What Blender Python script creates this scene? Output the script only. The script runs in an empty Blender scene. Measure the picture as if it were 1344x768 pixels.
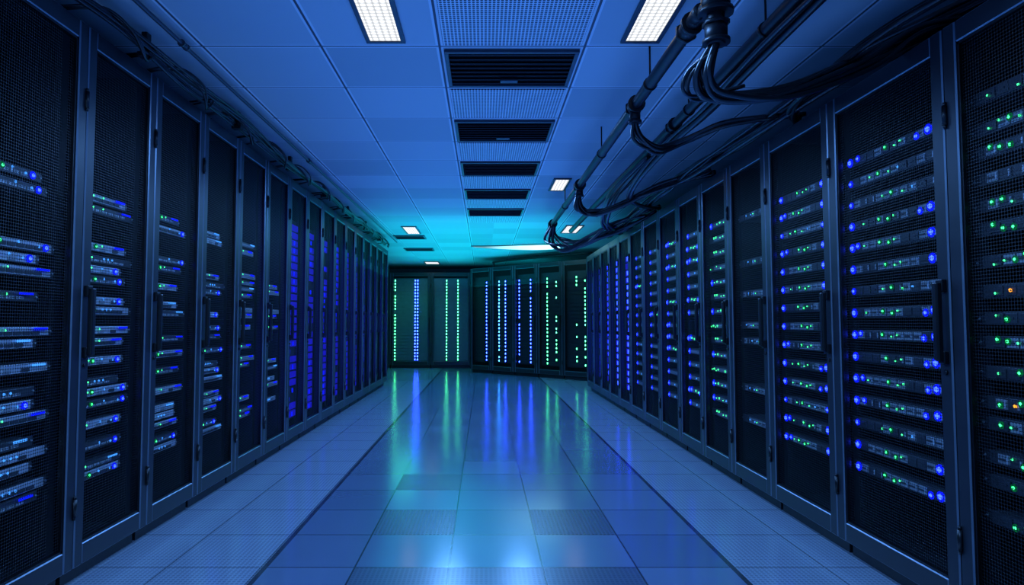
import bpy, bmesh, math, random
from mathutils import Vector, Matrix
random.seed(7)
sc = bpy.context.scene
sc.view_settings.view_transform = 'Standard'
sc.view_settings.look = 'None'
COL = sc.collection
CAMH = 1.065
CEIL = 2.465
CY0 = 3.10   # ceiling grid origin / row pitch
CP = .555

# ------------------------------------------------------------ node helper
class NB:
    def __init__(s, name):
        s.m = bpy.data.materials.new(name); s.m.use_nodes = True
        s.t = s.m.node_tree; s.t.nodes.clear()
        s.out = s.t.nodes.new('ShaderNodeOutputMaterial')
    def n(s, typ, **kw):
        nd = s.t.nodes.new(typ)
        for k, v in kw.items(): setattr(nd, k, v)
        return nd
    def l(s, a, b): s.t.links.new(a, b)
    def setin(s, sock, v):
        if isinstance(v, bpy.types.NodeSocket): s.l(v, sock)
        else: sock.default_value = v
    def math(s, op, a, b=None, c=None):
        nd = s.n('ShaderNodeMath', operation=op)
        s.setin(nd.inputs[0], a)
        if b is not None: s.setin(nd.inputs[1], b)
        if c is not None: s.setin(nd.inputs[2], c)
        return nd.outputs[0]
    def mixc(s, f, a, b):
        nd = s.n('ShaderNodeMix', data_type='RGBA')
        s.setin(nd.inputs[0], f)
        s.setin(nd.inputs[6], a if not isinstance(a, tuple) else (*a, 1))
        s.setin(nd.inputs[7], b if not isinstance(b, tuple) else (*b, 1))
        return nd.outputs[2]
    def mixf(s, f, a, b):
        nd = s.n('ShaderNodeMix', data_type='FLOAT')
        s.setin(nd.inputs[0], f); s.setin(nd.inputs[2], a); s.setin(nd.inputs[3], b)
        return nd.outputs[0]
    def xyz(s):
        tc = s.n('ShaderNodeTexCoord'); sp = s.n('ShaderNodeSeparateXYZ')
        s.l(tc.outputs['Object'], sp.inputs[0]); s.tc = tc
        return sp.outputs[0], sp.outputs[1], sp.outputs[2]
    def noise(s, scale, detail=3):
        tc = s.n('ShaderNodeTexCoord'); nz = s.n('ShaderNodeTexNoise')
        nz.inputs['Scale'].default_value = scale; nz.inputs['Detail'].default_value = detail
        s.l(tc.outputs['Object'], nz.inputs['Vector']); return nz.outputs['Fac']
    def bsdf(s, color, rough=.5, metal=0., spec=.5):
        b = s.n('ShaderNodeBsdfPrincipled')
        s.setin(b.inputs['Base Color'], (*color, 1) if isinstance(color, tuple) else color)
        s.setin(b.inputs['Roughness'], rough); s.setin(b.inputs['Metallic'], metal)
        s.setin(b.inputs['Specular IOR Level'], spec)
        return b
    def fin(s, sh): s.l(sh, s.out.inputs[0]); return s.m

def paint(name, col, rough=.5, metal=0., var=.25, scale=14, spec=.5):
    b = NB(name); nz = b.noise(scale)
    c = b.mixc(nz, tuple(x*(1-var) for x in col), tuple(x*(1+var) for x in col))
    r = b.mixf(nz, rough*.85, min(1, rough*1.15))
    return b.fin(b.bsdf(c, r, metal, spec).outputs[0])

def emit(name, col, st, sample=True):
    b = NB(name); e = b.n('ShaderNodeEmission')
    e.inputs[0].default_value = (*col, 1); e.inputs[1].default_value = st
    nz = b.noise(9, 1); b.l(b.mixf(nz, st*.7, st*1.3), e.inputs[1])
    b.fin(e.outputs[0])
    try: b.m.cycles.emission_sampling = 'AUTO' if sample else 'NONE'
    except Exception: pass
    return b.m

M_frame = paint('rack_frame_paint', (.020, .024, .030), .34, .2)
M_highlight = paint('rack_edge_highlight', (.16, .20, .25), .3, .4)  # lighter bevel faces: highlights painted along the door edges
M_body = paint('rack_body_black', (.008, .010, .014), .5)
M_black = paint('black_plastic', (.003, .003, .004), .35)
M_pipe = paint('dark_pipe', (.006, .0065, .008), .42, 0, spec=.35)
M_cable = paint('black_cable', (.004, .005, .006), .30, spec=.5)
M_conduit = paint('grey_conduit', (.05, .06, .075), .4, .3)
M_server = paint('server_black_steel', (.045, .053, .065), .4, .3)
M_steel = paint('server_brushed_steel', (.42, .47, .54), .35, .3)
M_bay = paint('drive_bay_grey', (.26, .30, .34), .4, .2)
M_wall = paint('wall_paint', (.25, .3, .36), .7)
M_vent = paint('vent_black', (.006, .007, .010), .5)
M_louver = paint('vent_louver', (.03, .035, .045), .45, .3)
M_ledB = emit('led_blue', (.012, .030, 1), 13, False)
M_haloB = emit('led_blue_halo', (.002, .008, 1), 1.7, False)  # dim blue: discs paint in LED bloom, also used for bars and dashes
M_glow = emit('added_blue_glow', (.018, .014, 1), .60, False)  # added self-glow on equipment rows, stands in for blue light inside racks
M_ledG = emit('led_green', (.05, 1, .30), 2.8, False)
M_haloG = emit('led_green_halo', (0, .55, .14), .22, False)  # discs paint in the bloom round green LEDs
M_ledC = emit('led_cyan', (.05, .30, 1), 1.5, False)
M_ledA = emit('led_amber', (1, .35, .03), 2, False)
M_stripB = emit('strip_blue', (.02, .05, 1), 38)
M_stripG = emit('strip_green', (.08, 1, .34), 12)
M_stripC = emit('strip_cyan', (.03, .22, 1), 32)

def mesh_mat():
    b = NB('perforated_steel_mesh'); x, y, z = b.xyz()
    k = math.pi/.0115
    h = b.math('ABSOLUTE', b.math('MULTIPLY', b.math('COSINE', b.math('MULTIPLY', x, k)), b.math('COSINE', b.math('MULTIPLY', z, k))))
    hole = b.math('GREATER_THAN', h, .18)
    p = b.bsdf((.007, .008, .010), .45, .1)
    t = b.n('ShaderNodeBsdfTransparent'); mx = b.n('ShaderNodeMixShader')
    b.l(hole, mx.inputs[0]); b.l(p.outputs[0], mx.inputs[1]); b.l(t.outputs[0], mx.inputs[2])
    return b.fin(mx.outputs[0])
M_mesh = mesh_mat()

def floor_mat():
    b = NB('raised_floor_tiles'); x, y, z = b.xyz()
    u = b.math('DIVIDE', b.math('ADD', x, .153), .41); v = b.math('DIVIDE', b.math('ADD', y, -2.78), .42)
    iu = b.math('FLOOR', u); iv = b.math('FLOOR', v)
    fu = b.math('ABSOLUTE', b.math('SUBTRACT', b.math('FRACT', u), .5)); fv = b.math('ABSOLUTE', b.math('SUBTRACT', b.math('FRACT', v), .5))
    joint = b.math('GREATER_THAN', b.math('MAXIMUM', fu, fv), .490)
    cmb = b.n('ShaderNodeCombineXYZ'); b.l(iu, cmb.inputs[0]); b.l(iv, cmb.inputs[1])
    wn = b.n('ShaderNodeTexWhiteNoise', noise_dimensions='2D'); b.l(cmb.outputs[0], wn.inputs['Vector'])
    rnd = wn.outputs['Value']
    side = b.math('GREATER_THAN', b.math('ABSOLUTE', b.math('SUBTRACT', x, .065)), 1.02)
    edge = b.math('LESS_THAN', b.math('ABSOLUTE', b.math('SUBTRACT', b.math('ABSOLUTE', b.math('SUBTRACT', x, .065)), 1.02)), .012)
    def eq(s, val): return b.math('COMPARE', s, float(val), .1)
    r0 = b.math('MULTIPLY', eq(iv, -1), b.math('LESS_THAN', b.math('ABSOLUTE', iu), 1.5))
    r1 = b.math('MULTIPLY', eq(iv, 1), eq(b.math('ABSOLUTE', iu), 1))
    r3 = b.math('MULTIPLY', eq(iv, 3), eq(iu, -1))
    tt = b.math('MAXIMUM', b.math('MAXIMUM', r0, r1), r3)
    textured = b.math('MAXIMUM', tt, side)
    k = math.pi/.02
    dots = b.math('ABSOLUTE', b.math('MULTIPLY', b.math('SINE', b.math('MULTIPLY', x, k)), b.math('SINE', b.math('MULTIPLY', y, k))))
    dotm = b.math('MULTIPLY', b.math('GREATER_THAN', dots, .5), textured)
    nz = b.noise(3, 3)
    base = b.mixc(rnd, (.115, .16, .245), (.16, .215, .315))
    base = b.mixc(tt, base, (.085, .115, .17))
    base = b.mixc(side, base, (.33, .39, .47))
    base = b.mixc(b.math('MULTIPLY', dotm, .38), base, (.03, .04, .06))
    base = b.mixc(b.math('MULTIPLY', nz, .12), base, (.06, .09, .14))
    jm = b.mixf(side, .85, .6)
    base = b.mixc(b.math('MULTIPLY', joint, jm), base, (.01, .012, .02))
    base = b.mixc(edge, base, (.03, .035, .05))
    rough = b.mixf(tt, .145, .22); rough = b.mixf(side, rough, .15); rough = b.math('ADD', rough, b.math('MULTIPLY', nz, .04))
    p = b.bsdf(base, rough, 0., .5)
    b.l(b.mixf(tt, 2.8, 1.9), p.inputs['IOR'])
    bp = b.n('ShaderNodeBump'); bp.inputs['Strength'].default_value = .08; bp.inputs['Distance'].default_value = .002
    hh = b.math('ADD', b.math('MULTIPLY', joint, -1.), b.math('MULTIPLY', dotm, -.15)); b.l(hh, bp.inputs['Height'])
    b.l(bp.outputs[0], p.inputs['Normal'])
    return b.fin(p.outputs[0])

def ceil_mat():
    b = NB('suspended_ceiling_tiles'); x, y, z = b.xyz()
    left = b.math('LESS_THAN', x, .144)
    xs = b.mixf(left, b.math('SUBTRACT', x, .512), b.math('ADD', x, .224))
    u = b.math('DIVIDE', xs, .6); v = b.math('DIVIDE', b.math('SUBTRACT', y, CY0), CP)
    du = b.math('ABSOLUTE', b.math('SUBTRACT', b.math('FRACT', b.math('ADD', u, .5)), .5))
    dv = b.math('ABSOLUTE', b.math('SUBTRACT', b.math('FRACT', b.math('ADD', v, .5)), .5))
    d = b.math('MINIMUM', du, dv)
    line = b.math('LESS_THAN', d, .010); lip = b.math('LESS_THAN', d, .030)
    cmb = b.n('ShaderNodeCombineXYZ'); b.l(b.math('ADD', b.math('FLOOR', u), b.math('MULTIPLY', left, 17.)), cmb.inputs[0]); b.l(b.math('FLOOR', v), cmb.inputs[1])
    wn = b.n('ShaderNodeTexWhiteNoise', noise_dimensions='2D'); b.l(cmb.outputs[0], wn.inputs['Vector'])
    base = b.mixc(wn.outputs['Value'], (.38, .42, .44), (.54, .58, .60))
    base = b.mixc(b.math('MULTIPLY', lip, .6), base, (.9, .92, .95))
    base = b.mixc(line, base, (.08, .09, .11))
    p = b.bsdf(base, .6, 0., .3)
    bp = b.n('ShaderNodeBump'); bp.inputs['Strength'].default_value = .2; bp.inputs['Distance'].default_value = .002
    b.l(b.noise(120, 2), bp.inputs['Height']); b.l(bp.outputs[0], p.inputs['Normal'])
    return b.fin(p.outputs[0])

def perf_panel_mat():
    b = NB('perforated_ceiling_metal'); x, y, z = b.xyz()
    k = math.pi/.018
    d = b.math('ABSOLUTE', b.math('MULTIPLY', b.math('SINE', b.math('MULTIPLY', x, k)), b.math('SINE', b.math('MULTIPLY', y, k))))
    c = b.mixc(b.math('GREATER_THAN', d, .42), (.75, .77, .8), (.05, .06, .08))
    return b.fin(b.bsdf(c, .5, .1).outputs[0])

def diffuser_mat(name, col, st, pit=.02, lo=.3, hi=1.3):
    b = NB(name); x, y, z = b.xyz(); k = math.pi/pit
    d = b.math('ABSOLUTE', b.math('MULTIPLY', b.math('SINE', b.math('MULTIPLY', x, k)), b.math('SINE', b.math('MULTIPLY', y, k))))
    e = b.n('ShaderNodeEmission'); e.inputs[0].default_value = (*col, 1)
    b.l(b.mixf(b.math('MINIMUM', b.math('MULTIPLY', d, 1.6), 1.), st*lo, st*hi), e.inputs[1])
    return b.fin(e.outputs[0])
M_perf = perf_panel_mat()
M_diff = diffuser_mat('prismatic_diffuser', (.9, .94, 1), 1.3, .03, .45, 1.1)
def oval_mat():
    b = NB('oval_light_lens'); x, y, z = b.xyz()
    f = b.math('MINIMUM', b.math('MAXIMUM', b.math('MULTIPLY', b.math('ADD', x, .8), .65), .12), 1.)
    e = b.n('ShaderNodeEmission'); e.inputs[0].default_value = (.35, .85, 1, 1)
    b.l(b.math('MULTIPLY', f, b.mixf(b.noise(3, 2), 3., 5.)), e.inputs[1]); return b.fin(e.outputs[0])
M_oval = oval_mat()

# ------------------------------------------------------------ mesh helpers
def box(bm, x0, x1, y0, y1, z0, z1, mi=0, bev=0., bmi=-1):
    r = bmesh.ops.create_cube(bm, size=1)
    vs = r['verts']
    for v in vs:
        v.co = Vector(((x0+x1)/2+v.co.x*(x1-x0), (y0+y1)/2+v.co.y*(y1-y0), (z0+z1)/2+v.co.z*(z1-z0)))
    fs = {f for v in vs for f in v.link_faces}
    for f in fs: f.material_index = mi
    if bev > 0:
        es = list({e for v in vs for e in v.link_edges})
        bmesh.ops.bevel(bm, geom=es, offset=bev, segments=1 if bmi >= 0 else 2, profile=.5, affect='EDGES', material=bmi)

def cyl(bm, c, axis, r, h, mi=0, seg=14, r2=None):
    rot = Vector((0, 0, 1)).rotation_difference(Vector(axis)).to_matrix().to_4x4()
    res = bmesh.ops.create_cone(bm, cap_ends=True, segments=seg, radius1=r, radius2=r if r2 is None else r2, depth=h,
                                matrix=Matrix.Translation(c) @ rot)
    for f in {f for v in res['verts'] for f in v.link_faces}:
        f.material_index = mi
        if len(f.verts) == 4: f.smooth = True

def dome(bm, c, r, mi=0, squash=1.):
    res = bmesh.ops.create_icosphere(bm, subdivisions=1, radius=r, matrix=Matrix.Translation(c) @ Matrix.Diagonal((1, squash, 1, 1)))
    for f in {f for v in res['verts'] for f in v.link_faces}: f.material_index = mi; f.smooth = True

def mk(bm, name, mats):
    me = bpy.data.meshes.new(name); bm.to_mesh(me); bm.free()
    for m in mats: me.materials.append(m)
    return me

def ob(name, data=None, parent=None, loc=None, rot=None, label=None, cat=None, group=None, kind=None):
    o = bpy.data.objects.new(name, data); COL.objects.link(o)
    if parent is not None: o.parent = parent
    if loc is not None: o.location = loc
    if rot is not None: o.rotation_euler = rot
    if label: o['label'] = label
    if cat: o['category'] = cat
    if group: o['group'] = group
    if kind: o['kind'] = kind
    return o

def smoothpts(pts, n=8):
    P = [Vector(p) for p in pts]; out = []
    for i in range(len(P)-1):
        p0 = P[max(i-1, 0)]; p1 = P[i]; p2 = P[i+1]; p3 = P[min(i+2, len(P)-1)]
        for k in range(n):
            t = k/n
            out.append(.5*((2*p1)+(-p0+p2)*t+(2*p0-5*p1+4*p2-p3)*t*t+(-p0+3*p1-3*p2+p3)*t**3))
    out.append(P[-1]); return out

def tube_bm(bm, pts, r, seg=8, mi=0):
    up = None; rings = []
    for i, p in enumerate(pts):
        d = (pts[min(i+1, len(pts)-1)]-pts[max(i-1, 0)]).normalized()
        if up is None:
            up = d.orthogonal().normalized()
        up = (up-d*up.dot(d)).normalized(); sd = d.cross(up)
        rings.append([bm.verts.new(p+(up*math.cos(a)+sd*math.sin(a))*r) for a in [2*math.pi*j/seg for j in range(seg)]])
    for a, b_ in zip(rings, rings[1:]):
        for j in range(seg):
            f = bm.faces.new((a[j], a[(j+1) % seg], b_[(j+1) % seg], b_[j])); f.smooth = True; f.material_index = mi
    bm.faces.new(rings[0][::-1]); bm.faces.new(rings[-1])

def area(name, loc, rot, sx, sy, col, pw, parent=None):
    l = bpy.data.lights.new(name, 'AREA'); l.shape = 'RECTANGLE'; l.size = sx; l.size_y = sy; l.color = col; l.energy = pw
    o = bpy.data.objects.new(name, l); COL.objects.link(o)
    if parent is not None: o.parent = parent
    o.location = loc; o.rotation_euler = rot; return o
def spot(loc, col, pw, r=.12, rot=(0, 0, 0), size=172):
    l = bpy.data.lights.new('down_fill', 'SPOT'); l.color = col; l.energy = pw; l.shadow_soft_size = r
    l.spot_size = math.radians(size); l.spot_blend = .6
    o = bpy.data.objects.new('down_fill', l); COL.objects.link(o); o.location = loc; o.rotation_euler = rot; return o

# ------------------------------------------------------------ room
def slab(name, x0, x1, y0, y1, z0, z1, mat):
    bm = bmesh.new(); box(bm, x0, x1, y0, y1, z0, z1)
    o = ob(name, mk(bm, name, [mat]), kind='structure'); o['label'] = name.replace('_', ' '); return o
slab('floor', -3.2, 3.2, -1.5, 16.2, -.1, 0, floor_mat())
slab('ceiling', -3.2, 3.2, -1.5, 16.2, CEIL, CEIL+.1, ceil_mat())
slab('wall_left', -3.3, -3.2, -1.5, 16.2, -.1, CEIL+.1, M_wall)
slab('wall_right', 3.2, 3.3, -1.5, 16.2, -.1, CEIL+.1, M_wall)
slab('wall_back', -3.3, 3.3, 16.2, 16.3, -.1, CEIL+.1, M_wall)
slab('baseboard_back', -3.2, 3.2, 16.17, 16.2, 0, .1, M_body)

# ------------------------------------------------------------ racks
D = .9
cache = {}
def rack_meshes(W, H, hs):
    k = (round(W, 3), H, hs)
    if k in cache: return cache[k]
    w = W/2-.003; r = {}
    bm = bmesh.new()
    box(bm, -w, -w+.02, .04, D, .07, H, 1, .002); box(bm, w-.02, w, .04, D, .07, H, 1, .002)
    box(bm, -w, w, .04, D, H-.025, H, 0, .003); box(bm, -w+.02, w-.02, .04, D, .07, .10, 1)
    box(bm, -w+.02, w-.02, D-.02, D, .1, H-.025, 1)
    box(bm, -w+.01, w-.01, .06, D-.03, 0, .07, 1)
    for s in (-1, 1):
        a, b_ = sorted((s*(w-.02), s*(w-.062))); box(bm, a, b_, .0675, .09, .1, H-.025, 1)
        a, b_ = sorted((s*w, s*(w-.02))); box(bm, a, b_, .038, .07, .07, H, 0, .002)
        for yy in (.12, D-.1):
            cyl(bm, (s*(w-.06), yy, .035), (0, 0, 1), .022, .07, 1)
    r['body'] = mk(bm, 'body', [M_frame, M_body])
    bm = bmesh.new(); st = min(.058, W*.1); zt = H-.012; zb = .075
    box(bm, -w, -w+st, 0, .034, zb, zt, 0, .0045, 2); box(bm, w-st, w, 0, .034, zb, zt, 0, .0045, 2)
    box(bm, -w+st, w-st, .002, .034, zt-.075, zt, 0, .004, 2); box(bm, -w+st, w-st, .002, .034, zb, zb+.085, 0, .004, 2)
    g = .009
    box(bm, -w+st, -w+st+g, .008, .03, zb+.085, zt-.075, 1); box(bm, w-st-g, w-st, .008, .03, zb+.085, zt-.075, 1)
    box(bm, -w+st, w-st, .008, .03, zt-.075-g, zt-.075, 1); box(bm, -w+st, w-st, .008, .03, zb+.085, zb+.085+g, 1)
    r['door'] = mk(bm, 'door', [M_frame, M_black, M_highlight])
    bm = bmesh.new()
    vs = [bm.verts.new(c) for c in ((-w+st, .018, zb+.085), (w-st, .018, zb+.085), (w-st, .018, zt-.075), (-w+st, .018, zt-.075))]
    bm.faces.new(vs); r['mesh'] = mk(bm, 'mesh_panel', [M_mesh])
    bm = bmesh.new(); x = hs*(w-st/2)
    box(bm, x-.013, x+.013, -.036, -.014, .93, 1.21, 0, .006)
    box(bm, x-.016, x+.016, -.018, .001, .92, .965, 0, .003); box(bm, x-.016, x+.016, -.018, .001, 1.175, 1.22, 0, .003)
    cyl(bm, (x, -.003, .89), (0, 1, 0), .009, .01)
    r['handle'] = mk(bm, 'door_handle', [M_black])
    bm = bmesh.new(); x = -hs*(w-.006)
    cyl(bm, (0, 0, 0), (0, 0, 1), .009, .07); cyl(bm, (0, 0, .04), (0, 0, 1), .006, .014); cyl(bm, (0, 0, -.04), (0, 0, 1), .006, .014)
    r['hinge'] = mk(bm, 'hinge', [M_black]); r['hx'] = x
    cache[k] = r; return r

def make_rack(W, H, hs, loc, rz, label, group, glow=None):
    m = rack_meshes(W, H, hs)
    e = ob('server_rack', None, loc=loc, rot=(0, 0, rz), label=label, cat='server rack', group=group)
    ob('body', m['body'], e); d = ob('door', m['door'], e)
    ob('mesh_panel', m['mesh'], d, label='fine perforated black steel mesh'); ob('door_handle', m['handle'], d, label='black vertical bar handle')
    for z in (.32, H-.33): ob('hinge', m['hinge'], d, loc=(m['hx'], -.004, z))
    if glow:
        # added fill light hidden behind the near door stile to brighten the server fronts
        R = Matrix.Rotation(rz, 4, 'Z')
        p = Vector(loc)+R @ Vector((hs*(W/2-.028), .045, H*.5))
        l = area('rack_fill', p, (0, 0, 0), .018, H-.5, glow[0], glow[1])
        zc = R.to_3x3() @ Vector((hs, -.2, 0)).normalized()
        yc = Vector((0, 0, 1)); xc = yc.cross(zc)
        l.rotation_euler = Matrix((xc, yc, zc)).transposed().to_euler()
    return e

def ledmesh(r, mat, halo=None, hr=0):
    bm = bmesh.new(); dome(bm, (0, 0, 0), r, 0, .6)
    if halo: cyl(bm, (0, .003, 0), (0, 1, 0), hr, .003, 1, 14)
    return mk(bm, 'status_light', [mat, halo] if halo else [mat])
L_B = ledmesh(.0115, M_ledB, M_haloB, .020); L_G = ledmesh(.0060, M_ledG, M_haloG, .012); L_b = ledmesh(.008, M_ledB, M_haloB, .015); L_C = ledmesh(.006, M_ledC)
L_A = ledmesh(.0068, M_ledA); L_g = ledmesh(.0045, M_ledG)
def barmesh(mat):
    bm = bmesh.new(); box(bm, -.034, .034, -.003, .002, -.0045, .0045, 0, .001); return mk(bm, 'status_light', [mat])
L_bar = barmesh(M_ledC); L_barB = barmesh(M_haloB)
COLN = {L_B: 'blue', L_b: 'blue', L_G: 'green', L_C: 'cyan', L_bar: 'cyan', L_barB: 'blue', L_A: 'amber', L_g: 'small green'}

def lightset(kind, w, hs, seed):
    rd = random.Random(seed); o = []
    if kind == 'bright':      # hs=+1: near end is +x
        o += [(L_B, -w+.03, 0), (L_B, w-.085, .002)]
        c = rd.uniform(-.06, .03)
        o += [(L_G, c-.045, .004), (rd.choice([L_G, L_g]), c+.015, -.004), (L_g, c+.05, .004)]
        if rd.random() < .6: o += [(L_b, w-.13-rd.random()*.02, -.006)]
        if rd.random() < .55: o += [(L_b, -w+.07+rd.random()*.02, .006)]
        if rd.random() < .3: o += [(L_g, -w+.12, 0)]
    elif kind == 'col':
        o += [(L_b, -w+.05, 0), (L_B, w-.10, 0)]
        if rd.random() < .5: o += [(L_C, 0, 0)]
    elif kind == 'mid':
        o += [(L_b, -w+.03, 0)]
        c = rd.uniform(-.05, .05)
        o += [(L_G, c-.045, .004), (L_g, c+.025, -.004), (L_C, c+.085, 0), (L_g, c-.1, 0)]
        if rd.random() < .6: o += [(L_b, w-.085, 0)]
    elif kind == 'dim':
        c = rd.uniform(-.06, .06)
        o += [(L_C, c, 0), (L_g, c+.03, 0), (L_C, c-.07, .003)]
    elif kind == 'green':
        o += [(rd.choice([L_g, L_G]), x, rd.uniform(-.012, .012)) for x in (-.24, -.20, -.16, -.12, -.08, .0, .05, .11) if abs(x) < w and rd.random() < .5]
        if rd.random() < .3: o += [(L_A, rd.choice([-.07, -.18]), 0)]
    elif kind == 'panel':     # hs=-1: near end is -x
        o += [(L_g, -w+.05, .004)]
        if rd.random() < .6: o += [(L_g, -w+.07, .004)]
        if rd.random() < .4: o += [(L_G, -w+.10, .002)]
        q = rd.random()
        if q < .2: o += [(L_bar, w-.06, .010)]
        elif q < .5: o += [(L_barB, w-.055, .010), (L_g, -w+.14, .006)]
        elif q < .75: o += [(L_b, w-.04, 0), (L_C, w-.08, 0), (L_C, 0, .006)]
        else: o += [(L_C, x, .004) for x in (-.03, 0., .03)]
    return o

schache = {}
def server_meshes(w, kind, u, var=0):
    k = (round(w, 3), kind, u, var)
    if k in schache: return schache[k]
    h = u/2; bm = bmesh.new()
    box(bm, -w+.01, w-.01, .012, .55, -h, h, 0)
    A = mk(bm, 'server_unit', [M_server])
    bm = bmesh.new(); rd = random.Random(var+5)
    fm = 2 if kind == 'panel' and var % 2 == 0 else 0
    box(bm, -w, w, 0, .012, -h, h, fm, .002)
    for s in (-1, 1):
        box(bm, min(s*w, s*(w+.02)), max(s*w, s*(w+.02)), .004, .012, -h, h, 0, .001)
        cyl(bm, (s*(w+.01), .002, 0), (0, 1, 0), .004, .006, 1, 8)
    n = max(3, int(2*w/.06))
    x0 = -w+.05; x1 = w-.05
    for i in range(n):
        a = x0+(x1-x0)*i/n; b_ = x0+(x1-x0)*(i+.86)/n
        if kind == 'panel' and var == 1:
            for q in range(3):   # small port blocks
                box(bm, a+(b_-a)*q/3, a+(b_-a)*(q+.7)/3, -.003, .002, -h*.6, 0, 2 if rd.random() < .6 else 1)
            continue
        if kind == 'panel' and var == 2 and i % 2: continue
        box(bm, a, b_, -.004, .002, -h*.72, h*.1 if kind == 'panel' else h*.72, 1 if rd.random() < .5 else 0, .001)
        if kind != 'panel':
            box(bm, a+.004, b_-.012, -.006, -.003, -h*.15, h*.15, 0)
            if rd.random() < .4: box(bm, b_-.010, b_-.003, -.006, -.003, -h*.5, h*.5, 2)
    B = mk(bm, 'faceplate', [M_server, M_bay, M_steel])
    schache[k] = (A, B); return A, B

def baked(w, kind, u, hs, seed):
    k = ('b', round(w, 3), kind, u, seed % 4)
    if k in schache: return schache[k]
    h = u/2; bm = bmesh.new()
    box(bm, -w+.01, w-.01, .01, .55, -h, h, 0); box(bm, -w-.02, w+.02, 0, .012, -h, h, 4 if kind == 'panel' and seed % 2 else 0, .002)
    box(bm, -w+.08, w-.04, -.003, .002, -h*.6, h*.5, 5)
    mi = {L_B: 1, L_b: 1, L_G: 2, L_C: 3, L_bar: 3, L_barB: 6, L_A: 7, L_g: 2}
    for (lm, x, z) in lightset(kind, w, hs, seed % 4):
        if lm in (L_bar, L_barB): box(bm, x-.035, x+.035, -.006, .002, z-.006, z+.006, mi[lm])
        else: dome(bm, (x, -.003, z), {L_B: .015, L_b: .012, L_G: .009, L_C: .009, L_A: .009, L_g: .006}[lm], mi[lm], .6)
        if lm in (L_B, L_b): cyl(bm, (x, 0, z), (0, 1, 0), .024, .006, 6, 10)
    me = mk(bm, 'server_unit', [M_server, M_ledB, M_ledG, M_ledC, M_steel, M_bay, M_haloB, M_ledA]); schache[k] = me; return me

LAB = {'bright': 'black rack server with bright blue and green status lights', 'mid': 'black rack server with small blue and green lights',
       'dim': 'mostly dark rack server with tiny status lights', 'col': 'black rack server with blue lights at both ends',
       'green': 'black rack server with a row of green lights', 'panel': 'brushed steel faced server with small green and blue lights'}
def add_server(rack_loc, rz, W, z, kind, hs, near, seed, group, frac=1., u=.044):
    w = (W-.13)/2
    off = 0
    if frac < 1:
        off = hs*(w-w*frac); w = w*frac
    R = Matrix.Rotation(rz, 4, 'Z')
    p = Vector(rack_loc)+R @ Vector((off, .055, z))
    if near:
        A, B = server_meshes(w, kind, u, seed % 3)
        o = ob('server_unit', A, loc=p, rot=(0, 0, rz), label=LAB[kind], cat='server', group=group)
        ob('faceplate', B, o)
        for (lm, x, zz) in lightset(kind, w, hs, seed):
            ob('status_light', lm, o, loc=(x, -.008, zz), label='glowing '+COLN[lm]+' status light')
    else:
        ob('server_unit', baked(w, kind, u, hs, seed), loc=p, rot=(0, 0, rz), label=LAB[kind], cat='server', group=group)

def column_part(rack, W, cols, z0, z1, step, r=.011, y=.07, name='light_strip', hz=.27, glow=False, mat0=None):
    bm = bmesh.new(); w = (W-.11)/2
    z = z0
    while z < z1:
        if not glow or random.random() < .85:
            box(bm, -w, w, y+.006, y+.02, z-step*.38, z+step*.38, 1 if glow else 0)  # with glow on, rows are self-lit for effect, not lamps
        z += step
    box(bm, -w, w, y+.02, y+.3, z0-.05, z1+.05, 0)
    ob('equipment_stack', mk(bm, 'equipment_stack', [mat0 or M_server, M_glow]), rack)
    for (x, mat, pr) in cols:
        bm = bmesh.new(); z = z0
        while z < z1:
            if random.random() < pr: box(bm, x-r, x+r, y, y+.006, z-step*hz, z+step*hz)
            z += step
        if len(bm.verts): ob(name, mk(bm, name, [mat]), rack, label='column of glowing status lights')
        else: bm.free()

# right row (front faces -X), local +x = towards camera
XR = 1.64; HR = 2.13; rzR = -math.pi/2
zb_right = [1.444, 2.194, 2.944, 3.615, 4.18, 4.72, 5.27]
while zb_right[-1] < 9.7: zb_right.append(zb_right[-1]+.585)
for i in range(len(zb_right)-1):
    a, b_ = zb_right[i], zb_right[i+1]; W = b_-a; loc = (XR, (a+b_)/2, 0)
    lab = 'tall dark steel server rack with perforated mesh door, blue-green lights inside'
    rk = make_rack(W, HR, 1, loc, rzR, lab, 'racks lining the aisle', ((.10, .36, 1), [.35, 2.0, 1.6, .3][i]) if i < 4 else ((.02, .05, 1), 1.2))
    g = 'servers in the mesh-door racks'
    if i == 0:
        for z in [1.83, 1.72, 1.64, 1.55, 1.46, 1.38, 1.27, 1.17, 1.08, 1.0, .90, .80, .73, .62, .54, .42]:
            add_server(loc, rzR, W, z, 'green', 1, True, int(z*100), g)
    elif i == 1:
        for j in range(15):
            z = 1.80-j*.0985
            add_server(loc, rzR, W, z, 'mid' if j in (1, 2, 6, 12) else 'bright', 1, True, j, g)
    elif i == 2:
        for j in range(14):
            z = 1.76-j*.102
            add_server(loc, rzR, W, z, 'mid' if j in (2, 11) else 'bright', 1, True, j+30, g)
    elif i == 3:
        for j in (0, 3, 5, 7, 8, 11, 13):
            add_server(loc, rzR, W, 1.75-j*.1, 'dim', 1, True, j+60, g)
    elif b_ < 7.4:
        for j in range(14):
            if random.random() < .95:
                add_server(loc, rzR, W, 1.78-j*.105, random.choice(['col', 'col', 'col', 'bright'] if i != 4 else ['green', 'mid', 'mid', 'bright']), 1, False, random.randint(0, 99), g)
    else:
        column_part(rk, W, [(-.12, M_ledB, .95), (.12, M_ledB, .9)], .3, 1.85, .085, .014, glow=True)

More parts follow.
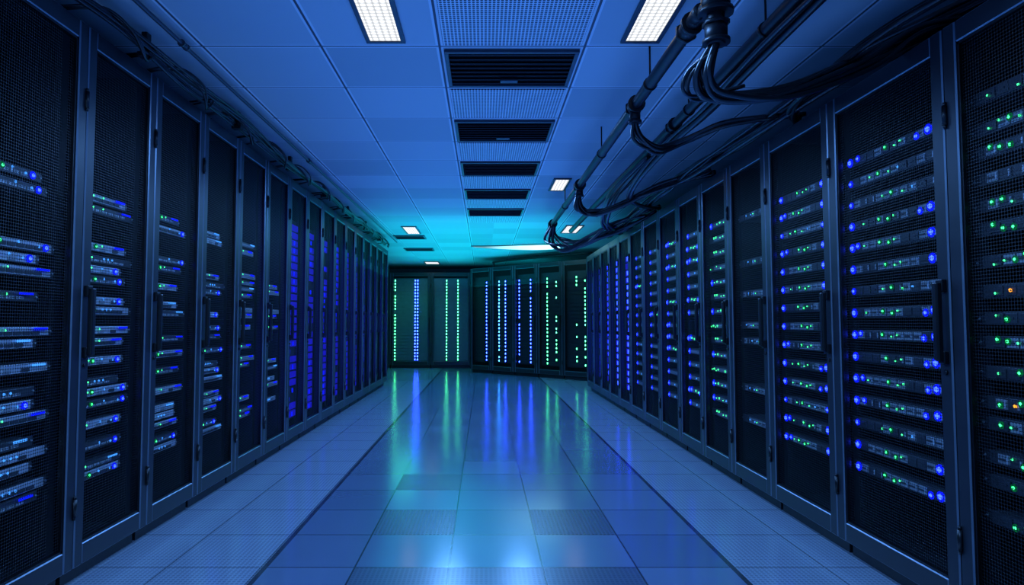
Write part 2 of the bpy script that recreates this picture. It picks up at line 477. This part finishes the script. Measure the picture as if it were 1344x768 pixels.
# left row (front faces +X), local -x = towards camera
XL = -1.65; HL = 2.32; rzL = math.pi/2; PL = .545
zl = [1.62, 1.57, 1.40, 1.35, 1.305, 1.26, 1.16, 1.115, 1.03, .985, .90, .81, .765, .71, .62, .575, .53, .45, .405]
for i in range(16):
    a = 2.015+i*PL; loc = (XL, a+PL/2, 0)
    rk = make_rack(PL, HL, -1, loc, rzL, 'tall slate-framed server rack with mesh door and steel-faced servers', 'racks lining the aisle',
                   ((.20, .45, 1), [2.6, 1.8, 1.3, 1.0][i]) if i < 4 else ((.03, .06, 1), 3.0))
    g = 'steel-faced servers in mesh-door racks'
    if a < 5.0:
        for j, z in enumerate(zl):
            if random.random() < (.1 if i < 2 else .18): continue
            add_server(loc, rzL, PL, z+(random.uniform(-.006, .006)), 'panel', -1, i < 4, random.randint(0, 99), g, frac=random.choice([.78, .9, .7]), u=.034)
    else:
        column_part(rk, PL, [(-.12, M_ledC, .4), (.0, M_haloB, .6), (.1, M_haloB, .4)], .25, 1.95, .07, .012, glow=True)

# angled cabinets at the far end
A0 = Vector((-.3, 13.6, 0)); A1 = Vector((1.93, 11.45, 0)); dirv = (A1-A0); LEN = dirv.length; ang = math.atan2(dirv.y, dirv.x)
WA = LEN/5; HA = 2.25
spec = [[(.12, M_stripB, 1)], [(-.14, M_stripC, .9), (.04, M_stripB, 1)], [(-.2, M_stripB, .9), (.1, M_stripB, .9)],
        [(-.10, M_stripG, .9), (.12, M_stripG, .35)], [(-.02, M_stripG, .35), (.17, M_stripG, .9)]]
for i in range(5):
    p = A0+dirv*((i+.5)/5)
    rk = make_rack(WA, HA, 1, p, ang, 'black server cabinet with glowing light columns, angled across aisle end', 'cabinets closing the aisle end')
    column_part(rk, WA, spec[i], .28, 2.0, .075, .0085, hz=.22)
WB = .95
specb = [[], [(-.375, M_stripG, .95), (.10, M_stripB, 1), (.16, M_stripB, 1)], [(-.1, M_stripG, 1), (.17, M_stripG, 1)], []]
for i in range(4):
    p = Vector((-3.16+WB*(i+.5)-.0, 14.8, 0))
    if p.x > .2: break
    rk = make_rack(WB, 2.27, 1, p, 0, 'wide dark cabinet with glowing green and blue light columns', 'wide cabinets at back wall')
    column_part(rk, WB, specb[i], .2, 2.08, .075, .010, hz=.24, mat0=M_bay)

# ------------------------------------------------------------ ceiling fittings
SX0, SX1 = -.224, .512
def vent(y0, y1, x0=SX0+.02, x1=SX1-.02, latch=True):
    cx, cy = (x0+x1)/2, (y0+y1)/2; hw, hl = (x1-x0)/2, (y1-y0)/2
    e = ob('air_vent', None, loc=(cx, cy, CEIL), label='recessed black louvred ceiling air vent', cat='air vent', group='ceiling air vents')
    bm = bmesh.new(); t = .022
    box(bm, -hw, hw, -hl, -hl+t, -.018, 0, 0, .003); box(bm, -hw, hw, hl-t, hl, -.018, 0, 0, .003)
    box(bm, -hw, -hw+t, -hl+t, hl-t, -.018, 0, 0, .003); box(bm, hw-t, hw, -hl+t, hl-t, -.018, 0, 0, .003)
    box(bm, -hw+t, hw-t, -hl+t, hl-t, -.003, 0, 1)
    ob('vent_frame', mk(bm, 'vent_frame', [M_conduit, M_vent]), e)
    bm = bmesh.new(); n = 8
    for k in range(n):
        yy = -hl+t+(2*hl-2*t)*(k+.5)/n
        r = bmesh.ops.create_cube(bm, size=1, matrix=Matrix.Translation((0, yy, -.009)) @ Matrix.Rotation(.5, 4, 'X') @ Matrix.Diagonal((2*(hw-t), .026, .0025, 1)))
    ob('louvre', mk(bm, 'louvre', [M_louver]), e)
    if latch:
        bm = bmesh.new(); box(bm, -.05, .05, hl-.12, hl-.08, -.024, -.012, 0, .003); ob('latch', mk(bm, 'latch', [M_conduit]), e)
def perf(y0, y1, x0=SX0+.02, x1=SX1-.02):
    cx, cy = (x0+x1)/2, (y0+y1)/2; hw, hl = (x1-x0)/2, (y1-y0)/2
    bm = bmesh.new(); box(bm, -hw, hw, -hl, hl, -.008, 0, 0, .003)
    ob('ceiling_panel', mk(bm, 'ceiling_panel', [M_perf]), loc=(cx, cy, CEIL), label='perforated white metal ceiling panel', cat='ceiling panel', group='perforated ceiling panels')
for k in range(-3, 10):
    y0 = CY0+CP*k
    if k % 2 == 0 and k >= 0: vent(y0+.03, y0+.51, latch=k < 4)
    else: perf(y0+.02, y0+CP-.02)
vent(9.9, 10.3, -1.45, -.95, False); vent(11.6, 12.0, -1.5, -.95, False)

def clight(x0, x1, y0, y1, st=None):
    cx, cy = (x0+x1)/2, (y0+y1)/2; hw, hl = (x1-x0)/2, (y1-y0)/2
    e = ob('ceiling_light', None, loc=(cx, cy, CEIL), label='recessed rectangular ceiling light with glowing prismatic diffuser', cat='ceiling light', group='recessed ceiling lights')
    bm = bmesh.new(); t = .022
    box(bm, -hw-t, hw+t, -hl-t, -hl, -.014, 0, 0, .002); box(bm, -hw-t, hw+t, hl, hl+t, -.014, 0, 0, .002)
    box(bm, -hw-t, -hw, -hl, hl, -.014, 0, 0, .002); box(bm, hw, hw+t, -hl, hl, -.014, 0, 0, .002)
    ob('light_frame', mk(bm, 'light_frame', [M_conduit]), e)
    bm = bmesh.new(); box(bm, -hw, hw, -hl, hl, -.009, 0); ob('diffuser', mk(bm, 'diffuser', [M_diff]), e)
clight(-.56, -.41, 2.35, 3.02); clight(.70, .85, 2.35, 3.02)
clight(.70, .83, 6.0, 6.5); clight(-1.18, -1.0, 9.0, 9.7); clight(1.2, 1.42, 8.9, 9.6); clight(-1.35, -1.05, 14.2, 14.7)
# tapered oval light fixture
bm = bmesh.new(); rim = []
for k in range(64):
    a = 2*math.pi*k/64; x = math.cos(a)
    rim.append(Vector((x*.84, math.sin(a)*.48*(.12+.88*((x+1)/2)**1.1)-.12*x*x, 0)))
top = [bm.verts.new(p) for p in rim]; bot = [bm.verts.new(p*.96+Vector((0, 0, -.028))) for p in rim]
bm.faces.new(top); bm.faces.new(bot[::-1])
for k in range(64): bm.faces.new((top[k], bot[k], bot[(k+1) % 64], top[(k+1) % 64]))
e = ob('oval_ceiling_light', None, loc=(.62, 11.4, CEIL), label='large tapered oval white-cyan glowing ceiling light', cat='ceiling light')
ob('lens', mk(bm, 'lens', [M_oval]), e)
bm = bmesh.new(); tube_bm(bm, [p*1.01+Vector((0, 0, -.008)) for p in rim+[rim[0]]], .009, 6); ob('rim', mk(bm, 'rim', [M_conduit]), e)

# ------------------------------------------------------------ pipes and cables, right side
def pipe(name, pts, r, collars, label, mat=M_pipe, n=6):
    o0 = Vector(pts[0]); e = ob(name, None, loc=o0, label=label, cat='pipe')
    bm = bmesh.new(); tube_bm(bm, smoothpts([Vector(p)-o0 for p in pts], n), r, 14); ob('pipe_run', mk(bm, 'pipe_run', [mat]), e)
    for (c, ax, rr, hh) in collars:
        bm = bmesh.new(); c = Vector(c)-o0; axv = Vector(ax).normalized()
        cyl(bm, c, ax, rr, hh, 0, 16); cyl(bm, c+axv*hh*.5, ax, rr*1.22, hh*.22, 0, 6); cyl(bm, c-axv*hh*.5, ax, rr*1.22, hh*.22, 0, 16)
        ob('pipe_coupling', mk(bm, 'pipe_coupling', [mat]), e)
    return e
pipe('conduit_pipe', [(.86, 2.33, 2.27), (.84, 2.42, 2.27), (.84, 2.6, 2.27), (.84, 5.2, 2.27), (.84, 7.8, 2.27), (.86, 8.0, 2.24), (.95, 8.1, 2.17)], .030,
     [((.84, 2.50, 2.27), (0, 1, 0), .038, .08), ((.84, 3.42, 2.27), (0, 1, 0), .039, .08), ((.84, 3.42, 2.215), (0, 0, 1), .03, .07),
      ((.84, 5.44, 2.27), (0, 1, 0), .041, .1), ((.84, 5.44, 2.215), (0, 0, 1), .032, .07), ((.84, 7.6, 2.27), (0, 1, 0), .045, .12)],
     'thick dark conduit pipe running along ceiling with bolted couplings')
pipe('drop_pipe', [(.885, 2.33, CEIL), (.885, 2.33, 2.3), (.885, 2.33, 2.12)], .033,
     [((.885, 2.33, 2.40), (0, 0, 1), .05, .05), ((.885, 2.33, 2.29), (0, 0, 1), .054, .08), ((.885, 2.33, 2.17), (0, 0, 1), .042, .07)],
     'short dark vertical pipe fitting dropping from ceiling')
pipe('conduit_pipe', [(1.20, 1.7, 2.31), (1.20, 3.0, 2.31), (1.20, 4.2, 2.31), (1.19, 5.6, 2.31), (1.17, 7.2, 2.30), (1.15, 8.2, 2.28)], .030,
     [((1.20, 3.9, 2.31), (0, 1, 0), .036, .07)], 'dark conduit pipe running above the racks')
pipe('conduit_pipe', [(1.31, 1.7, 2.33), (1.31, 3.0, 2.33), (1.31, 5.2, 2.33), (1.31, 7.2, 2.31)], .020,
     [], 'thin dark conduit beside the thicker pipe')
for (x, yy, zt) in [(.84, 3.1, 2.27), (.84, 4.4, 2.27), (.84, 6.4, 2.27), (1.20, 2.6, 2.31), (1.20, 3.6, 2.31)]:
    bm = bmesh.new(); cyl(bm, (0, 0, (CEIL-zt)/2), (0, 0, 1), .005, CEIL-zt, 0, 8); cyl(bm, (0, 0, 0), (0, 1, 0), .035, .02, 0, 16)
    ob('pipe_hanger', mk(bm, 'pipe_hanger', [M_pipe]), loc=(x, yy, zt), label='threaded rod hanger with ring clamp around pipe', cat='pipe hanger', group='pipe hangers')

def strands(n, pts, r, spread, label, group, seed=1):
    rd = random.Random(seed); o0 = Vector(pts[0])
    e = ob('cable_bundle', None, loc=o0, label=label, cat='cable bundle', group=group)
    for k in range(n):
        o = Vector((rd.uniform(-1, 1)*spread, rd.uniform(-1, 1)*spread, rd.uniform(-1, 1)*spread*.6))
        P = []
        for j, p in enumerate(pts):
            jit = Vector((rd.uniform(-1, 1), rd.uniform(-1, 1), rd.uniform(-1, 1)))*spread*.6
            f = .35 if j == 0 else 1
            q = Vector(p)+(o+jit)*f
            q.z = min(q.z, CEIL-.02)
            if abs(q.x) > 1.60: q.z = max(q.z, (2.34 if q.x < 0 else 2.15))
            P.append(q-o0)
        bm = bmesh.new(); tube_bm(bm, smoothpts(P, 8), r*rd.uniform(.8, 1.2), 7)
        ob('cable', mk(bm, 'cable', [M_cable]), e)
G = 'black cables above the racks'; LB = 'bundle of thick black cables looping above the server racks'
strands(9, [(.885, 2.33, 2.13), (.875, 2.38, 2.03), (.95, 2.45, 1.96), (1.2, 2.45, 1.98), (1.5, 2.42, 2.09), (1.72, 2.36, 2.19), (2.0, 2.3, 2.22)], .0115, .034, LB, G, 1)
strands(3, [(.885, 2.33, 2.1), (.80, 2.4, 2.06), (.80, 2.45, 2.0), (.88, 2.5, 1.98), (1.05, 2.5, 2.02)], .007, .02, LB, G, 2)
strands(5, [(.84, 3.42, 2.2), (.87, 3.45, 2.11), (.98, 3.5, 2.06), (1.14, 3.5, 2.1), (1.36, 3.4, 2.17), (1.7, 3.3, 2.19)], .013, .026, LB, G, 3)
strands(5, [(.84, 5.44, 2.2), (.86, 5.5, 2.08), (1.0, 5.5, 2.03), (1.2, 5.3, 2.07), (1.45, 5.0, 2.16), (1.75, 4.7, 2.2)], .016, .034, LB, G, 4)
strands(5, [(.95, 8.1, 2.17), (1.05, 8.0, 2.10), (1.3, 7.8, 2.08), (1.55, 7.4, 2.15), (1.75, 7.0, 2.19)], .017, .06, LB, G, 5)
strands(5, [(.84, 7.5, 2.24), (.78, 7.6, 2.08), (.92, 7.4, 1.96), (1.2, 7.2, 2.02), (1.45, 6.8, 2.11), (1.7, 6.4, 2.2)], .017, .07, LB, G, 15)
strands(4, [(1.22, 1.8, 2.25), (1.22, 2.6, 2.25), (1.22, 3.4, 2.24), (1.20, 4.0, 2.22), (1.14, 4.6, 2.14), (1.22, 5.2, 2.10), (1.45, 5.7, 2.14), (1.72, 6.1, 2.2)], .014, .026, LB, G, 6)
strands(5, [(1.18, 4.4, 2.24), (1.12, 5.2, 2.17), (1.15, 5.9, 2.1), (1.3, 6.5, 2.09), (1.5, 7.2, 2.14), (1.7, 7.8, 2.19)], .015, .045, LB, G, 7)
strands(10, [(1.95, 1.9, 2.26), (1.80, 2.4, 2.22), (1.68, 2.8, 2.20), (1.60, 3.3, 2.18), (1.60, 3.9, 2.18), (1.56, 4.5, 2.17), (1.58, 5.2, 2.18), (1.56, 6., 2.18), (1.58, 7., 2.19), (1.62, 8.2, 2.19)], .013, .050, LB, G, 8)
strands(4, [(1.75, 1.7, 2.24), (1.5, 2.2, 2.16), (1.43, 2.6, 2.13), (1.56, 3.1, 2.17), (1.8, 3.5, 2.2)], .011, .03, LB, G, 9)
# left side cables
LL = 'thin black cables lying along the rack tops'
strands(6, [(-1.72, 1.9, 2.37), (-1.6, 2.6, 2.36), (-1.57, 3.3, 2.33), (-1.58, 4.1, 2.36), (-1.56, 5., 2.33), (-1.58, 6., 2.36), (-1.56, 7.2, 2.33), (-1.58, 8.6, 2.36), (-1.6, 10.2, 2.35)], .008, .035, LL, 'black cables on the rack tops', 10)
for i in range(12):
    yy = 2.5+i*.66
    strands(2, [(-1.75, yy, 2.36), (-1.6, yy+.08, 2.40), (-1.53, yy+.2, 2.33), (-1.56, yy+.34, 2.28), (-1.6, yy+.45, 2.36), (-1.8, yy+.5, 2.36)], .006, .02, LL, 'black cables on the rack tops', 100+i)
pipe('wall_conduit', [(-1.47, 1.6, 2.425), (-1.47, 5, 2.425), (-1.47, 10.5, 2.425)], .010, [((-1.47, 3.0, 2.425), (0, 1, 0), .015, .05), ((-1.47, 5.2, 2.425), (0, 1, 0), .015, .05)], 'thin grey conduit clipped under the ceiling', M_conduit)
for i in range(7):
    yy = 2.9+i*1.1
    bm = bmesh.new(); box(bm, -.014, .014, -.02, .02, 0, .10, 0, .003); box(bm, -.03, .03, -.025, .025, -.018, .004, 0, .003); cyl(bm, (.02, 0, .03), (0, 1, 0), .012, .06, 0, 10)
    ob('cable_clamp', mk(bm, 'cable_clamp', [M_pipe]), loc=(-1.6, yy, 2.338), label='small dark cable clamp on the rack top', cat='cable clamp', group='cable clamps on the racks')
# rail above angled cabinets
nrm = Vector((dirv.y, -dirv.x, 0)).normalized()
if nrm.y < 0: nrm = -nrm
q0 = A0+dirv*.2+nrm*.1; q1 = A1+nrm*.1
pipe('cabinet_top_rail', [(q0.x, q0.y, 2.26), (q0.x, q0.y, 2.33), (q0.x+.06, q0.y-.055, 2.36), ((q0.x+q1.x)/2, (q0.y+q1.y)/2, 2.37), (q1.x, q1.y, 2.37)], .018, [], 'dark conduit rail raised over the angled cabinets')

# ------------------------------------------------------------ lights
area('ceiling_wash_fill', (.1, 4.9, 1.55), (math.pi, 0, 0), 2.6, 7.6, (.035, .19, .88), 54)  # added fill in mid-air, unseen from below, washes the ceiling blue
area('ceiling_wash_fill', (-.3, 11.2, 1.85), (math.pi, 0, 0), 3.0, 6.0, (.0, .52, .68), 115)  # second added mid-air fill, tints the far ceiling turquoise
for yy in (.6, 2.4, 4.2, 6.0, 7.8):
    for x in (-.42, .45):
        spot((x, yy, 2.32), (.15, .40, 1), 62, .14)  # added fill spots, not at the ceiling fixtures, brighten floor and racks
spot((.1, 10.4, 1.7), (.05, .36, 1), 75, .9, size=140); spot((-1.7, 13.6, 2.2), (.05, .8, .55), 40, .3)  # added fills: blue for the far aisle, green tint on back cabinets

w = bpy.data.worlds.new('world'); sc.world = w; w.use_nodes = True
bg = w.node_tree.nodes['Background']; bg.inputs[0].default_value = (.05, .20, .7, 1); bg.inputs[1].default_value = .4

# ------------------------------------------------------------ camera
cd = bpy.data.cameras.new('camera'); cam = bpy.data.objects.new('camera', cd); COL.objects.link(cam)
cd.sensor_width = 36; cd.lens = 36*820/1344; cd.shift_x = 37/1344; cd.clip_start = .05
cam.location = (0, 0, CAMH); cam.rotation_euler = (math.pi/2+math.atan(40/820), 0, 0)
sc.camera = cam
